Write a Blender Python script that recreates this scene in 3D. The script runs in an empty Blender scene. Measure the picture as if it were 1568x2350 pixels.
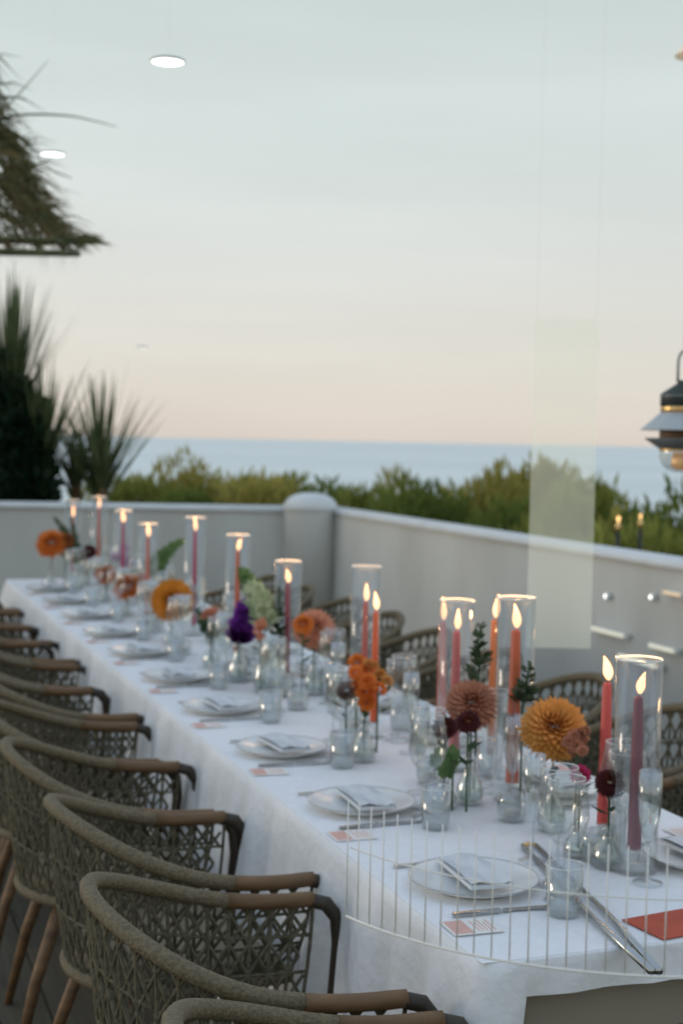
import bpy, math, random
from mathutils import Vector, Matrix, Euler
random.seed(7)
R = math.radians
sc = bpy.context.scene
C = sc.collection

# ------------------------------------------------------------------ camera
cam_d = bpy.data.cameras.new("camera"); cam = bpy.data.objects.new("camera", cam_d); C.objects.link(cam)
cam_d.sensor_fit = 'HORIZONTAL'; cam_d.sensor_width = 24.0; cam_d.lens = 50.0
cam_d.clip_start = 0.05; cam_d.clip_end = 60000
CAMH = 1.66
CM = Matrix.Translation((0, 0, CAMH)) @ Matrix.Rotation(R(-20.1), 4, 'Z') @ Matrix.Rotation(R(87.14), 4, 'X') @ Matrix.Rotation(R(1.09), 4, 'Z')
cam.matrix_world = CM
sc.camera = cam
cam_d.dof.use_dof = True; cam_d.dof.focus_distance = 2.15; cam_d.dof.aperture_fstop = 4.5
# ------------------------------------------------------------------ world: Nishita dusk sky, thinned by sea haze
SUN_EL, SUN_AZ = 7.0, -62.0          # azimuth from +Y, negative = to the left of the table
world = bpy.data.worlds.new("World"); sc.world = world; world.use_nodes = True
nt = world.node_tree; nt.nodes.clear()
wo = nt.nodes.new('ShaderNodeOutputWorld'); bg = nt.nodes.new('ShaderNodeBackground'); bg.inputs['Strength'].default_value = 0.1
sky = nt.nodes.new('ShaderNodeTexSky'); sky.sky_type = 'NISHITA'; sky.sun_disc = False
sky.sun_elevation = R(SUN_EL); sky.sun_rotation = R(SUN_AZ); sky.air_density = 1.0; sky.dust_density = 1.5; sky.ozone_density = 2.0
tc = nt.nodes.new('ShaderNodeTexCoord'); sp = nt.nodes.new('ShaderNodeSeparateXYZ'); ramp = nt.nodes.new('ShaderNodeValToRGB')
nt.links.new(tc.outputs['Generated'], sp.inputs[0]); nt.links.new(sp.outputs['Z'], ramp.inputs['Fac'])
stops = [(0.0, (.76, .675, .605)), (0.06, (.78, .75, .69)), (0.125, (.755, .765, .73)), (0.21, (.70, .77, .745)),
         (0.30, (.615, .685, .665)), (0.5, (.56, .66, .74)), (1.0, (.52, .66, .88))]
e = ramp.color_ramp.elements
e[0].position = stops[0][0]; e[0].color = (*stops[0][1], 1); e[1].position = 1.0; e[1].color = (*stops[-1][1], 1)
for p, c in stops[1:-1]:
    q = e.new(p); q.color = (*c, 1)
sc10 = nt.nodes.new('ShaderNodeVectorMath'); sc10.operation = 'SCALE'; sc10.inputs['Scale'].default_value = 10.0
nt.links.new(ramp.outputs['Color'], sc10.inputs[0])
mixw = nt.nodes.new('ShaderNodeMix'); mixw.data_type = 'RGBA'; mixw.inputs['Factor'].default_value = 0.16
cn = nt.nodes.new('ShaderNodeTexNoise'); cn.inputs['Scale'].default_value = 2.2; cn.inputs['Detail'].default_value = 6
cm_ = nt.nodes.new('ShaderNodeMapping'); cm_.inputs['Scale'].default_value = (1, 1, 7); cm_.inputs['Rotation'].default_value = (R(6), R(-5), 0)
nt.links.new(tc.outputs['Generated'], cm_.inputs[0]); nt.links.new(cm_.outputs[0], cn.inputs['Vector'])
cr = nt.nodes.new('ShaderNodeMapRange'); cr.inputs['From Min'].default_value = .35; cr.inputs['From Max'].default_value = .75; cr.inputs['To Min'].default_value = 9.6; cr.inputs['To Max'].default_value = 10.7
nt.links.new(cn.outputs['Fac'], cr.inputs['Value']); nt.links.new(cr.outputs[0], sc10.inputs['Scale'])
nt.links.new(sc10.outputs[0], mixw.inputs['A']); nt.links.new(sky.outputs[0], mixw.inputs['B'])
nt.links.new(mixw.outputs['Result'], bg.inputs['Color']); nt.links.new(bg.outputs[0], wo.inputs[0])
sd = bpy.data.lights.new("sun", 'SUN'); sd.energy = 0.5; sd.angle = R(14); sd.color = (1, .86, .72)
so = bpy.data.objects.new("sun", sd); C.objects.link(so)
sdir = Vector((math.sin(R(SUN_AZ)) * math.cos(R(SUN_EL)), math.cos(R(SUN_AZ)) * math.cos(R(SUN_EL)), math.sin(R(SUN_EL))))
so.rotation_euler = sdir.to_track_quat('Z', 'Y').to_euler()
sc.view_settings.view_transform = 'Standard'; sc.view_settings.look = 'None'; sc.view_settings.exposure = 0.14; sc.view_settings.gamma = 1
sc.view_settings.use_curve_mapping = False
sc.render.engine = 'CYCLES'; sc.cycles.max_bounces = 10; sc.cycles.transparent_max_bounces = 40
sc.cycles.caustics_reflective = False; sc.cycles.caustics_refractive = False

# ------------------------------------------------------------------ where a thing stands: measured positions turned into metres
def ray(px, py):
    d = Vector(((px - 784) / 3267, -(py - 1175) / 3267, -1.0))
    return (CM.to_3x3() @ d)
def at_z(px, py, z):
    d = ray(px, py); return Vector((0, 0, CAMH)) + d * ((z - CAMH) / d.z)
def at_x(px, py, x):
    d = ray(px, py); return Vector((0, 0, CAMH)) + d * (x / d.x)
def at_d(px, py, dep):
    return Vector((0, 0, CAMH)) + ray(px, py) * dep

# ------------------------------------------------------------------ materials
MATS = {}
def mat(name, col, rough=.6, metal=0, var=.12, scale=12, bump=.0, col2=None, spec=.4, trans=0, stretch=None, emit=None, es=0):
    if name in MATS: return MATS[name]
    m = bpy.data.materials.new(name); m.use_nodes = True; t = m.node_tree; b = t.nodes['Principled BSDF']
    b.inputs['Roughness'].default_value = rough; b.inputs['Metallic'].default_value = metal
    b.inputs['Specular IOR Level'].default_value = spec
    n = t.nodes.new('ShaderNodeTexNoise'); n.inputs['Scale'].default_value = scale; n.inputs['Detail'].default_value = 5
    co = t.nodes.new('ShaderNodeTexCoord')
    if stretch:
        mp = t.nodes.new('ShaderNodeMapping'); mp.inputs['Scale'].default_value = stretch
        t.links.new(co.outputs['Object'], mp.inputs[0]); t.links.new(mp.outputs[0], n.inputs['Vector'])
    else: t.links.new(co.outputs['Object'], n.inputs['Vector'])
    r = t.nodes.new('ShaderNodeValToRGB'); c2 = col2 or tuple(min(1, c * (1 + var)) for c in col); c1 = col if col2 else tuple(c * (1 - var) for c in col)
    r.color_ramp.elements[0].position = .3; r.color_ramp.elements[1].position = .7
    r.color_ramp.elements[0].color = (*c1, 1); r.color_ramp.elements[1].color = (*c2, 1)
    t.links.new(n.outputs['Fac'], r.inputs[0]); t.links.new(r.outputs[0], b.inputs['Base Color'])
    if bump:
        bn = t.nodes.new('ShaderNodeBump'); bn.inputs['Strength'].default_value = bump; bn.inputs['Distance'].default_value = .01
        t.links.new(n.outputs['Fac'], bn.inputs['Height']); t.links.new(bn.outputs[0], b.inputs['Normal'])
    if emit: b.inputs['Emission Color'].default_value = (*emit, 1); b.inputs['Emission Strength'].default_value = es
    MATS[name] = m; return m
def leafy(name, c1, c2, rough=.6, scale=2.0, tr=.35):
    """leaf / petal: diffuse + translucent, two tones in clumps"""
    m = mat(name, c1, rough, col2=c2, scale=scale, spec=.2); t = m.node_tree
    b = t.nodes['Principled BSDF']; o = t.nodes['Material Output']; l = t.nodes.new('ShaderNodeBsdfTranslucent'); x = t.nodes.new('ShaderNodeMixShader')
    rr = [q for q in t.nodes if q.type == 'VALTORGB'][0]
    t.links.new(rr.outputs[0], l.inputs[0]); x.inputs[0].default_value = tr
    t.links.new(b.outputs[0], x.inputs[1]); t.links.new(l.outputs[0], x.inputs[2]); t.links.new(x.outputs[0], o.inputs[0]); return m
def glassy(name, tint=(.96, .98, .97), base=.05, edge=.75, rough=.02, veil=0.0):
    m = bpy.data.materials.new(name); m.use_nodes = True; t = m.node_tree; t.nodes.clear()
    o = t.nodes.new('ShaderNodeOutputMaterial'); tr = t.nodes.new('ShaderNodeBsdfTransparent'); tr.inputs[0].default_value = (*tint, 1)
    g = t.nodes.new('ShaderNodeBsdfGlossy'); g.inputs['Roughness'].default_value = rough
    lw = t.nodes.new('ShaderNodeLayerWeight'); lw.inputs['Blend'].default_value = .28
    mr = t.nodes.new('ShaderNodeMapRange'); mr.inputs['To Min'].default_value = base; mr.inputs['To Max'].default_value = edge
    t.links.new(lw.outputs['Facing'], mr.inputs['Value']); x = t.nodes.new('ShaderNodeMixShader')
    t.links.new(mr.outputs[0], x.inputs[0]); t.links.new(tr.outputs[0], x.inputs[1]); t.links.new(g.outputs[0], x.inputs[2]); t.links.new(x.outputs[0], o.inputs[0])
    MATS[name] = m; return m

M_glass = glassy('clear_glass', (.985, .99, .985), .02, .42); M_rim = mat('glass_rim', (.8, .84, .83), .05, var=.02, spec=1)
M_cloth = mat('white_linen', (.83, .84, .86), .85, var=.03, scale=38, bump=.35)
M_wall = mat('grey_render', (.68, .69, .665), .9, col2=(.56, .565, .54), scale=1.7, bump=.3, stretch=(1, 1, .45))
M_cope = mat('pale_coping', (.70, .72, .72), .85, var=.07, scale=5, bump=.2)
M_wood = mat('brown_wood', (.10, .055, .025), .55, col2=(.21, .12, .055), scale=6, stretch=(1, 1, 6), bump=.1)
M_deck = [mat('deck_%d' % i, c, .65, col2=tuple(q * 1.45 for q in c), scale=7, stretch=(10, .6, 1), bump=.25) for i, c in enumerate([(.075, .066, .045), (.09, .076, .052), (.065, .06, .042), (.1, .084, .06)])]
M_rope = mat('olive_rope', (.065, .060, .037), .85, col2=(.155, .138, .09), scale=60, bump=.5)
M_rope2 = mat('rope_edge', (.115, .092, .055), .8, col2=(.215, .175, .11), scale=140, bump=.5)
M_darkm = mat('dark_metal', (.035, .04, .04), .45, metal=.3, var=.2)
M_cush = mat('beige_cushion', (.20, .165, .11), .9, var=.1, scale=40, bump=.2)
M_china = mat('white_china', (.78, .79, .78), .18, var=.02, spec=.6)
M_nap = mat('grey_napkin', (.62, .65, .68), .9, var=.05, scale=30, bump=.2)
M_paper = mat('card_paper', (.80, .78, .75), .8, var=.03)
M_coral = mat('coral_print', (.70, .42, .36), .8, var=.1)
M_red = mat('rust_print', (.48, .09, .05), .8, var=.12)
M_steel = mat('steel', (.45, .46, .45), .22, metal=1, var=.1)
M_brass = mat('brass', (.75, .50, .22), .3, metal=1, var=.15)
M_wire = mat('white_wire', (.86, .85, .80), .35, var=.02, spec=.6)
M_wick = mat('wick', (.02, .015, .01), .9)
M_flame = mat('flame', (1, .6, .3), .9, emit=(1, .52, .26), es=2.2)
M_flame_in = mat('flame_core', (1, .8, .5), .9, emit=(1, .80, .58), es=2.6)
M_stem = mat('green_stem', (.05, .10, .04), .6, var=.3)
M_reflect = mat('reflection_glow', (1, 1, .97), .5, emit=(1, .99, .93), es=2.2)  # glow of mirrored lights, put into the surface
M_reflectdim = mat('reflection_glow_dim', (.85, .83, .7), .5, emit=(1, .96, .78), es=.35)
M_warm = mat('bulb_glow', (1, .6, .25), .4, emit=(1, .58, .22), es=1.6)

# ------------------------------------------------------------------ mesh helpers
class MB:
    def __init__(s): s.v = []; s.f = []; s.m = []
    def add(s, vs, fs, mi=0):
        o = len(s.v); s.v += [tuple(q) for q in vs]; s.f += [tuple(i + o for i in f) for f in fs]; s.m += [mi] * len(fs); return s
    def box(s, lo, hi, mi=0, M=None):
        x0, y0, z0 = lo; x1, y1, z1 = hi
        v = [Vector(p) for p in ((x0, y0, z0), (x1, y0, z0), (x1, y1, z0), (x0, y1, z0), (x0, y0, z1), (x1, y0, z1), (x1, y1, z1), (x0, y1, z1))]
        if M: v = [M @ p for p in v]
        return s.add(v, [(0, 3, 2, 1), (4, 5, 6, 7), (0, 1, 5, 4), (1, 2, 6, 5), (2, 3, 7, 6), (3, 0, 4, 7)], mi)
    def tube(s, path, r, n=8, mi=0, closed=False, cap=True):
        P = [Vector(p) for p in path]; k = len(P); rs = r if isinstance(r, (list, tuple)) else [r] * k
        vs = []; fs = []; up = None
        for i, p in enumerate(P):
            a = P[(i - 1) % k] if (closed or i) else p; b = P[(i + 1) % k] if (closed or i < k - 1) else p
            t = (b - a).normalized()
            if up is None: up = t.orthogonal().normalized()
            up = (up - t * up.dot(t)); up = up.normalized() if up.length > 1e-6 else t.orthogonal().normalized()
            sd_ = t.cross(up)
            for j in range(n):
                q = 2 * math.pi * j / n; vs.append(p + (up * math.cos(q) + sd_ * math.sin(q)) * rs[i])
        for i in range(k if closed else k - 1):
            for j in range(n):
                a = i * n + j; b = i * n + (j + 1) % n; c = ((i + 1) % k) * n + (j + 1) % n; d = ((i + 1) % k) * n + j
                fs.append((a, b, c, d))
        if cap and not closed: fs.append(tuple(range(n))[::-1]); fs.append(tuple((k - 1) * n + j for j in range(n)))
        return s.add(vs, fs, mi)
    def lathe(s, prof, n=24, mi=0, c=(0, 0, 0)):
        vs = []; fs = []; k = len(prof)
        for r, z in prof:
            for j in range(n):
                q = 2 * math.pi * j / n; vs.append((c[0] + max(r, 1e-5) * math.cos(q), c[1] + max(r, 1e-5) * math.sin(q), c[2] + z))
        for i in range(k - 1):
            for j in range(n):
                fs.append((i * n + j, i * n + (j + 1) % n, (i + 1) * n + (j + 1) % n, (i + 1) * n + j))
        return s.add(vs, fs, mi)
    def mesh(s, name, mats, smooth=True):
        me = bpy.data.meshes.new(name); me.from_pydata(s.v, [], s.f)
        for m in (mats if isinstance(mats, (list, tuple)) else [mats]): me.materials.append(m)
        if len(me.materials) > 1: me.polygons.foreach_set('material_index', s.m)
        if smooth: me.polygons.foreach_set('use_smooth', [True] * len(me.polygons)); me.update()
        return me
    def build(s, name, mats, parent=None, smooth=True, loc=None, **kw):
        o = bpy.data.objects.new(name, s.mesh(name, mats, smooth)); C.objects.link(o)
        if parent: o.parent = parent
        if loc is not None: o.location = loc
        for k, v in kw.items(): o[k] = v
        return o
def thing(name, label, cat, loc=(0, 0, 0), rz=0, group=None, rot=None):
    o = bpy.data.objects.new(name, None); C.objects.link(o); o.location = loc; o.rotation_euler = rot or (0, 0, rz); o.empty_display_size = .1
    o['label'] = label; o['category'] = cat
    if group: o['group'] = group
    return o
def tag(o, label, cat, group=None):
    o['label'] = label; o['category'] = cat
    if group: o['group'] = group
    return o
def dup(src, label=None, loc=None, rz=None, scale=None):
    def cp(o, par):
        c = o.copy(); C.objects.link(c); c.parent = par
        for ch in o.children: cp(ch, c)
        return c
    c = cp(src, None)
    if label: c['label'] = label
    if loc is not None: c.location = loc
    if rz is not None: c.rotation_euler = (0, 0, rz)
    if scale is not None: c.scale = (scale,) * 3 if not isinstance(scale, tuple) else scale
    return c
def rot_to(v): return Vector(v).to_track_quat('Z', 'Y').to_matrix().to_4x4()

# ------------------------------------------------------------------ ground, sea
g = MB()
NX = 40
g.add([(-400, -60, -.06), (500, -60, -.06), (500, 26, -.06), (-400, 26, -.06), (500, 60, -3.4), (-400, 60, -3.4)], [(0, 1, 2, 3), (3, 2, 4, 5)])
g.build('ground', mat('dune_grass', (.09, .085, .035), .95, col2=(.14, .13, .06), scale=1.5, bump=.5), smooth=False, kind='structure')
m = mat('sea_water', (.46, .57, .61), .3, col2=(.72, .80, .80), scale=.012, stretch=(.25, 1.2, 1), spec=.5)
t = m.node_tree; b = t.nodes['Principled BSDF']; w = t.nodes.new('ShaderNodeTexNoise'); w.inputs['Scale'].default_value = .35; w.inputs['Detail'].default_value = 8
bn = t.nodes.new('ShaderNodeBump'); bn.inputs['Strength'].default_value = .6; bn.inputs['Distance'].default_value = .5
cc = t.nodes.new('ShaderNodeTexCoord'); t.links.new(cc.outputs['Object'], w.inputs['Vector']); t.links.new(w.outputs['Fac'], bn.inputs['Height']); t.links.new(bn.outputs[0], b.inputs['Normal'])
MB().add([(-30000, 30, -3), (30000, 30, -3), (30000, 45000, -3), (-30000, 45000, -3)], [(0, 1, 2, 3)]).build('sea', m, smooth=False, kind='structure')

# terrace deck: boards run along the table
deck = MB().box((-3.2, -2.0, -.05), (4.05, 12.2, -.032)).build('terrace', M_deck[2], smooth=False, kind='structure')
bw = .145; x = -3.15; i = 0
bm_cache = {}
while x < 4.0:
    y = -2.0 + random.uniform(-1.5, 0)
    while y < 12:
        L = random.choice((3.0, 3.6, 4.2)); y0 = max(y, -2); y1 = min(y + L - .006, 12.1)
        if y1 - y0 > .3:
            k = (round(y1 - y0, 1), random.randrange(4))
            if k not in bm_cache:
                bm_cache[k] = MB().box((-bw / 2 + .003, 0, -.032), (bw / 2 - .003, k[0], 0)).mesh('board', M_deck[k[1]], False)
            o = bpy.data.objects.new('board', bm_cache[k]); C.objects.link(o); o.parent = deck; o.location = (x + bw / 2, y0, random.uniform(-.0015, .0015))
        y += L
    x += bw

# ------------------------------------------------------------------ garden walls
def wall(a, b, h, th, name, label, side=1):
    a = Vector((*a, 0)); b = Vector((*b, 0)); d = (b - a); L = d.length; rz = math.atan2(d.y, d.x)
    o = thing(name, label, 'wall', a, rz)
    w = MB(); n = 60; nz = 6; vs = []; fs = []
    w.box((0, 0, -.05), (L, th * side, h - .05) if side > 0 else (L, 0, h - .05)) if side > 0 else w.box((0, -th, -.05), (L, 0, h - .05))
    w.build('masonry', M_wall, o, False)
    c = MB(); y0, y1 = (-.02, th + .02) if side > 0 else (-th - .02, .02)
    path = [];
    k = 12; vs = []; fs = []
    for i in range(2):
        for j in range(k + 1):
            q = j / k; yy = y0 + (y1 - y0) * q; zz = h - .048 + (.0 if j in (0, k) else .03 + .02 * math.sin(math.pi * q))
            vs.append((i * L, yy, zz))
    for j in range(k): fs.append((j, k + 1 + j, k + 2 + j, j + 1))
    fs.append(tuple(range(k + 1))); fs.append(tuple(range(k + 1, 2 * k + 2))[::-1]); fs.append((0, k, 2 * k + 1, k + 1))
    c.add(vs, fs).build('coping', M_cope, o, True)
    return o
CX, CY = 3.98, 11.33
wall((CX + .02, -1.5), (CX + .02, CY), 1.10, .22, 'garden_wall', 'long rendered grey wall running beside the table on the right', -1)
dv = Vector((1.4 - CX, 12.05 - CY)).normalized()
wall((CX, CY), (CX + dv.x * 9, CY + dv.y * 9), 1.10, .22, 'garden_wall', 'low rendered grey wall across the far end behind the table', -1)
p = thing('wall_pier', 'pale pier with a rounded cap where the two garden walls meet', 'pier', (*at_d(712, 1200, 11.9).xy, 0))
MB().lathe([(0, -.05), (.215, -.05), (.215, 1.07)], 36).build('shaft', M_wall, p)
MB().lathe([(.218, 1.07), (.230, 1.085), (.228, 1.11), (.212, 1.145), (.18, 1.18), (.135, 1.205), (.07, 1.22), (0, 1.224)], 36).build('cap', M_cope, p)

# ------------------------------------------------------------------ shrubs beyond the wall
def leaf_cloud(n, rx, ry, rz, ls, seed, upb=.4, wisps=0):
    rd = random.Random(seed); v = []; f = []
    lobes = [(rd.uniform(-.55, .55) * rx, rd.uniform(-.55, .55) * ry, rd.uniform(.25, .9) * rz, rd.uniform(.28, .5)) for _ in range(9)]
    for i in range(n):
        lx, ly, lz, lr = rd.choice(lobes)
        while True:
            d = Vector((rd.gauss(0, 1), rd.gauss(0, 1), rd.gauss(0, 1)))
            if d.length > .01: break
        d.normalize(); rr = lr * rd.uniform(.55, 1.12) ** .7
        P = Vector((lx + d.x * rr * rx, ly + d.y * rr * ry, max(.02, lz + d.z * rr * rz * .8)))
        a = Vector((rd.gauss(0, 1), rd.gauss(0, 1), rd.gauss(0, 1) + upb)).normalized(); a = (a + d * .5 + Vector((0, 0, upb))).normalized()
        s_ = a.orthogonal().normalized(); s_ = Matrix.Rotation(rd.uniform(0, 6.28), 3, a) @ s_
        L = ls * rd.uniform(.6, 1.7); W = L * (.28 if upb < .6 else .10)
        o = len(v); v += [P, P + a * L * .5 + s_ * W, P + a * L, P + a * L * .5 - s_ * W]; f.append((o, o + 1, o + 2, o + 3))
    for i in range(wisps):
        a0 = rd.uniform(0, 6.28); r0 = rd.uniform(0, .6); P = Vector((math.cos(a0) * r0 * rx, math.sin(a0) * r0 * ry, rz * .75))
        top = P + Vector((rd.uniform(-.1, .1), rd.uniform(-.1, .1), rd.uniform(.2, .5) * rz * .5))
        for k in range(16):
            q = k / 16; Q = P.lerp(top, q); a = Vector((rd.gauss(0, .7), rd.gauss(0, .7), 1)).normalized(); s_ = a.orthogonal().normalized()
            L = ls * (1.2 - q * .6); o = len(v); v += [Q, Q + a * L * .5 + s_ * L * .2, Q + a * L, Q + a * L * .5 - s_ * L * .2]; f.append((o, o + 1, o + 2, o + 3))
    return v, f
G_olive = leafy('olive_leaf', (.17, .195, .038), (.40, .41, .105), scale=1.6, tr=.5)
G_gold = leafy('gold_leaf', (.28, .255, .055), (.56, .49, .145), scale=1.8, tr=.5)
G_dark = leafy('dark_leaf', (.075, .12, .028), (.24, .29, .07), scale=1.8, tr=.45)
G_blue = leafy('deep_leaf', (.006, .022, .012), (.022, .05, .022), scale=2)
G_yuc = leafy('yucca_leaf', (.04, .075, .03), (.20, .23, .11), scale=3)
protos = {}
def shrub(px, ytop, depth, width, m, label, seed, n=4200, ls=.085, wisps=5):
    P = at_d(px, ytop, depth); top = P.z; h = top + .0
    v, f = leaf_cloud(n, width / 2, width / 2 * .8, h / 1.22, ls, seed, wisps=wisps, upb=1.0)
    o = thing('shrub', label, 'shrub', (P.x, P.y, -.05), group='shrubs beyond the garden wall')
    b = MB(); b.add(v, f); b.build('foliage', m, o, False)
    s = MB()
    rd = random.Random(seed)
    for k in range(5):
        a = rd.uniform(0, 6.28); s.tube([(0, 0, 0), (math.cos(a) * width * .12, math.sin(a) * width * .12, h * .35), (math.cos(a) * width * .28, math.sin(a) * width * .25, h * .75)], [.03, .02, .008], 5)
    s.build('branches', M_wood, o)
SH = [  # px, y of top, depth, width, material, label
 (300, 1062, 15.0, 1.6, G_olive, 'low golden green shrub just right of the spiky yuccas'),
 (395, 1052, 15.5, 1.5, G_gold, 'golden olive shrub above the third row of candles, left of the tallest tip'),
 (500, 1030, 15.5, 1.3, G_gold, 'tall pointed golden shrub left of the wall pier'),
 (470, 1085, 13.6, 1.3, G_dark, 'dark green shrub in front of the pointed golden one'),
 (600, 1075, 14.5, 1.3, G_olive, 'olive shrub just left of the wall pier'),
 (560, 1100, 13.4, 1.2, G_gold, 'yellowish low shrub hugging the far wall'),
 (690, 1100, 15.0, 1.4, G_dark, 'dark shrub directly behind the domed wall pier'),
 (800, 1108, 13.8, 1.4, G_dark, 'dark green low shrub right of the wall pier'),
 (890, 1100, 13.2, 1.2, G_olive, 'olive green shrub beyond the first stretch of the right wall'),
 (975, 1066, 14.5, 1.2, G_gold, 'golden feathery shrub standing tallest in the middle of the hedge'),
 (960, 1120, 12.0, 1.3, G_dark, 'dark green shrub below the feathery golden one'),
 (1070, 1082, 13.2, 1.3, G_olive, 'olive shrub midway along the right wall'),
 (1150, 1078, 12.4, 1.2, G_gold, 'golden brown shrub left of the pillar reflection'),
 (1120, 1140, 11.2, 1.2, G_dark, 'dark shrub pressed against the wall left of the pillar reflection'),
 (1240, 1066, 13.0, 1.3, G_gold, 'pale golden shrub seen through the left half of the pillar reflection'),
 (1330, 1098, 11.8, 1.2, G_olive, 'olive shrub seen through the right half of the pillar reflection'),
 (1420, 1106, 11.6, 1.3, G_dark, 'dark green shrub just right of the pillar reflection'),
 (1515, 1112, 11.2, 1.1, G_gold, 'golden shrub under the striped pendant lamp'),
 (1600, 1100, 10.8, 1.2, G_dark, 'dark shrub cut by the right edge of the picture'),
 (1290, 1180, 9.8, 1.2, G_olive, 'low olive shrub close behind the wall under the pillar reflection'),
 (1450, 1205, 9.0, 1.4, G_olive, 'low clipped olive shrub close behind the right end of the wall'),
 (1590, 1215, 8.4, 1.2, G_olive, 'low olive shrub behind the wall at the right edge'),
 (1180, 1180, 10.2, 1.0, G_dark, 'dark low shrub behind the wall above the orange candles'),
 (230, 1100, 13.8, 1.2, G_dark, 'dark shrub at the foot of the smaller yucca'),
]
for i, (a, b_, c, d, e_, f_) in enumerate(SH): shrub(a, b_, c, d, e_, f_, 100 + i, n=5200, ls=.11, wisps=9)
# the big dark bushes at the left edge
def dense(px, ytop, depth, width, label, seed, n=7000):
    P = at_d(px, ytop, depth)
    o = thing('dark_bush', label, 'bush', (P.x, P.y, -.05))
    v, f = leaf_cloud(n, width / 2, width / 2, P.z / 1.1, .09, seed); MB().add(v, f).build('foliage', G_blue, o, False)
    s = MB(); s.tube([(0, 0, 0), (.03, 0, P.z * .7)], [.06, .02], 6); s.build('trunk', M_wood, o)
dense(20, 885, 12.9, .95, 'tall almost black bush at the left edge behind the far wall', 5, 9000)
dense(62, 1010, 12.7, .75, 'lower dark rounded bush beside the tall black one', 6)
dense(-20, 1000, 12.6, .9, 'dark bush cut by the left edge of the picture', 9)

# yuccas: spiky blades
def yucca(px, ybase, depth, n, L, spread, label, seed, m=G_yuc, zc=None):
    P = at_d(px, ybase, depth); rd = random.Random(seed)
    o = thing('yucca', label, 'yucca', (P.x, P.y, -.05))
    MB().tube([(0, 0, 0), (.02, 0, P.z * .5), (0, 0, P.z + .06)], [.07, .06, .05], 8).build('trunk', M_wood, o)
    for i in range(n):
        b = MB(); a = rd.uniform(0, 6.28); th = rd.uniform(.03, spread); d = Vector((math.cos(a) * math.sin(th), math.sin(a) * math.sin(th), math.cos(th)))
        s_ = d.cross(Vector((0, 0, 1))).normalized() if d.z < .999 else Vector((1, 0, 0)); l = L * rd.uniform(.7, 1.1); vs = []; fs = []
        base = Vector((0, 0, P.z + rd.uniform(-.15, .1)))
        for k in range(6):
            q = k / 5; c = base + d * l * q + Vector((0, 0, -l * .22 * q * q * math.sin(th))); wd = .017 * (1 - q) ** .6 + .001
            vs += [c - s_ * wd, c + Vector((0, 0, -wd * .5)), c + s_ * wd]
        for k in range(5):
            for j in (0, 1): fs.append((k * 3 + j, k * 3 + j + 1, k * 3 + j + 4, k * 3 + j + 3))
        b.add(vs, fs).build('leaf', m, o)
yucca(28, 960, 13.0, 150, 1.3, .48, 'tall fan of upright yucca blades rising above the black bush at left', 11)
yucca(95, 1090, 13.0, 90, 1.15, .62, 'yucca with slanting pale blades right of the dark bushes', 12)
yucca(175, 1120, 13.1, 60, .75, .75, 'dark yucca with short blades in the gap over the sea', 13)
yucca(232, 1125, 13.0, 100, 1.15, .72, 'yucca whose longest blades lean right over the sea', 14)

# ------------------------------------------------------------------ thatched parasol top left
pc = at_d(-215, 575, 9.0); rim_z = pc.z
ax_ = CM.to_3x3() @ Vector((1, 0, 0)); tq = Matrix.Rotation(math.atan2(rim_z - CAMH, pc.xy.length), 3, Vector((ax_.x, ax_.y, 0)))
tl = Vector((pc.x, pc.y, rim_z)) - tq @ Vector((0, 0, rim_z))
um = thing('thatched_parasol', 'shaggy tilted palm thatch parasol jutting in at the upper left', 'parasol', tl, rot=tq.to_euler())
T1 = leafy('thatch_green', (.06, .075, .035), (.20, .21, .10), scale=5, tr=.15); T2 = leafy('thatch_dry', (.12, .10, .045), (.32, .27, .14), scale=6, tr=.15)
MB().tube([(0, 0, -.03), (0, 0, rim_z + 1.3)], .05, 10).build('pole', M_wood, um)
RR = 1.07; hub = rim_z + 1.6
MB().tube([(RR * math.cos(a * math.pi / 24), RR * math.sin(a * math.pi / 24), rim_z) for a in range(48)], .020, 8, closed=True).build('rim', T1, um)
MB().tube([(RR * .985 * math.cos(a * math.pi / 24), RR * .985 * math.sin(a * math.pi / 24), rim_z + .075) for a in range(48)], .014, 8, closed=True).build('rim', T1, um)
for k in range(12):
    a = k * math.pi / 6; MB().tube([(RR * math.cos(a), RR * math.sin(a), rim_z), (.5 * RR * math.cos(a), .5 * RR * math.sin(a), rim_z + .5), (0, 0, hub - .1)], .014, 6).build('rafter', M_wood, um)
rd = random.Random(3)
for mi, mm in ((0, T1), (1, T2)):
    b = MB()
    for i in range(2300):
        q = rd.random() ** .6; a = rd.uniform(0, 6.28); r = RR * q * 1.0; z = rim_z + min(1.9, .80 * (max(0, 1 - q) / .48) ** 1.6)
        P = Vector((r * math.cos(a), r * math.sin(a), z + rd.uniform(0, .08)))
        out = Vector((math.cos(a + rd.gauss(0, .5)), math.sin(a + rd.gauss(0, .5)), rd.gauss(-.9, .55))).normalized()
        if rd.random() < .12: out = Vector((math.cos(a), math.sin(a), rd.uniform(-.5, .6))).normalized()
        L = rd.uniform(.1, .42); s_ = out.orthogonal().normalized(); s_ = Matrix.Rotation(rd.uniform(0, 3), 3, out) @ s_; wd = .007
        Q = P + out * L + Vector((0, 0, -.06 * L / .3))
        if Q.z < rim_z - .02: continue
        b.add([P - s_ * wd, P + s_ * wd, P + out * L * .6 + s_ * wd * .7, Q, P + out * L * .6 - s_ * wd * .7], [(0, 1, 2, 3, 4)])
    b.build('thatch', mm, um, False, kind='stuff')
b = MB()
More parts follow.
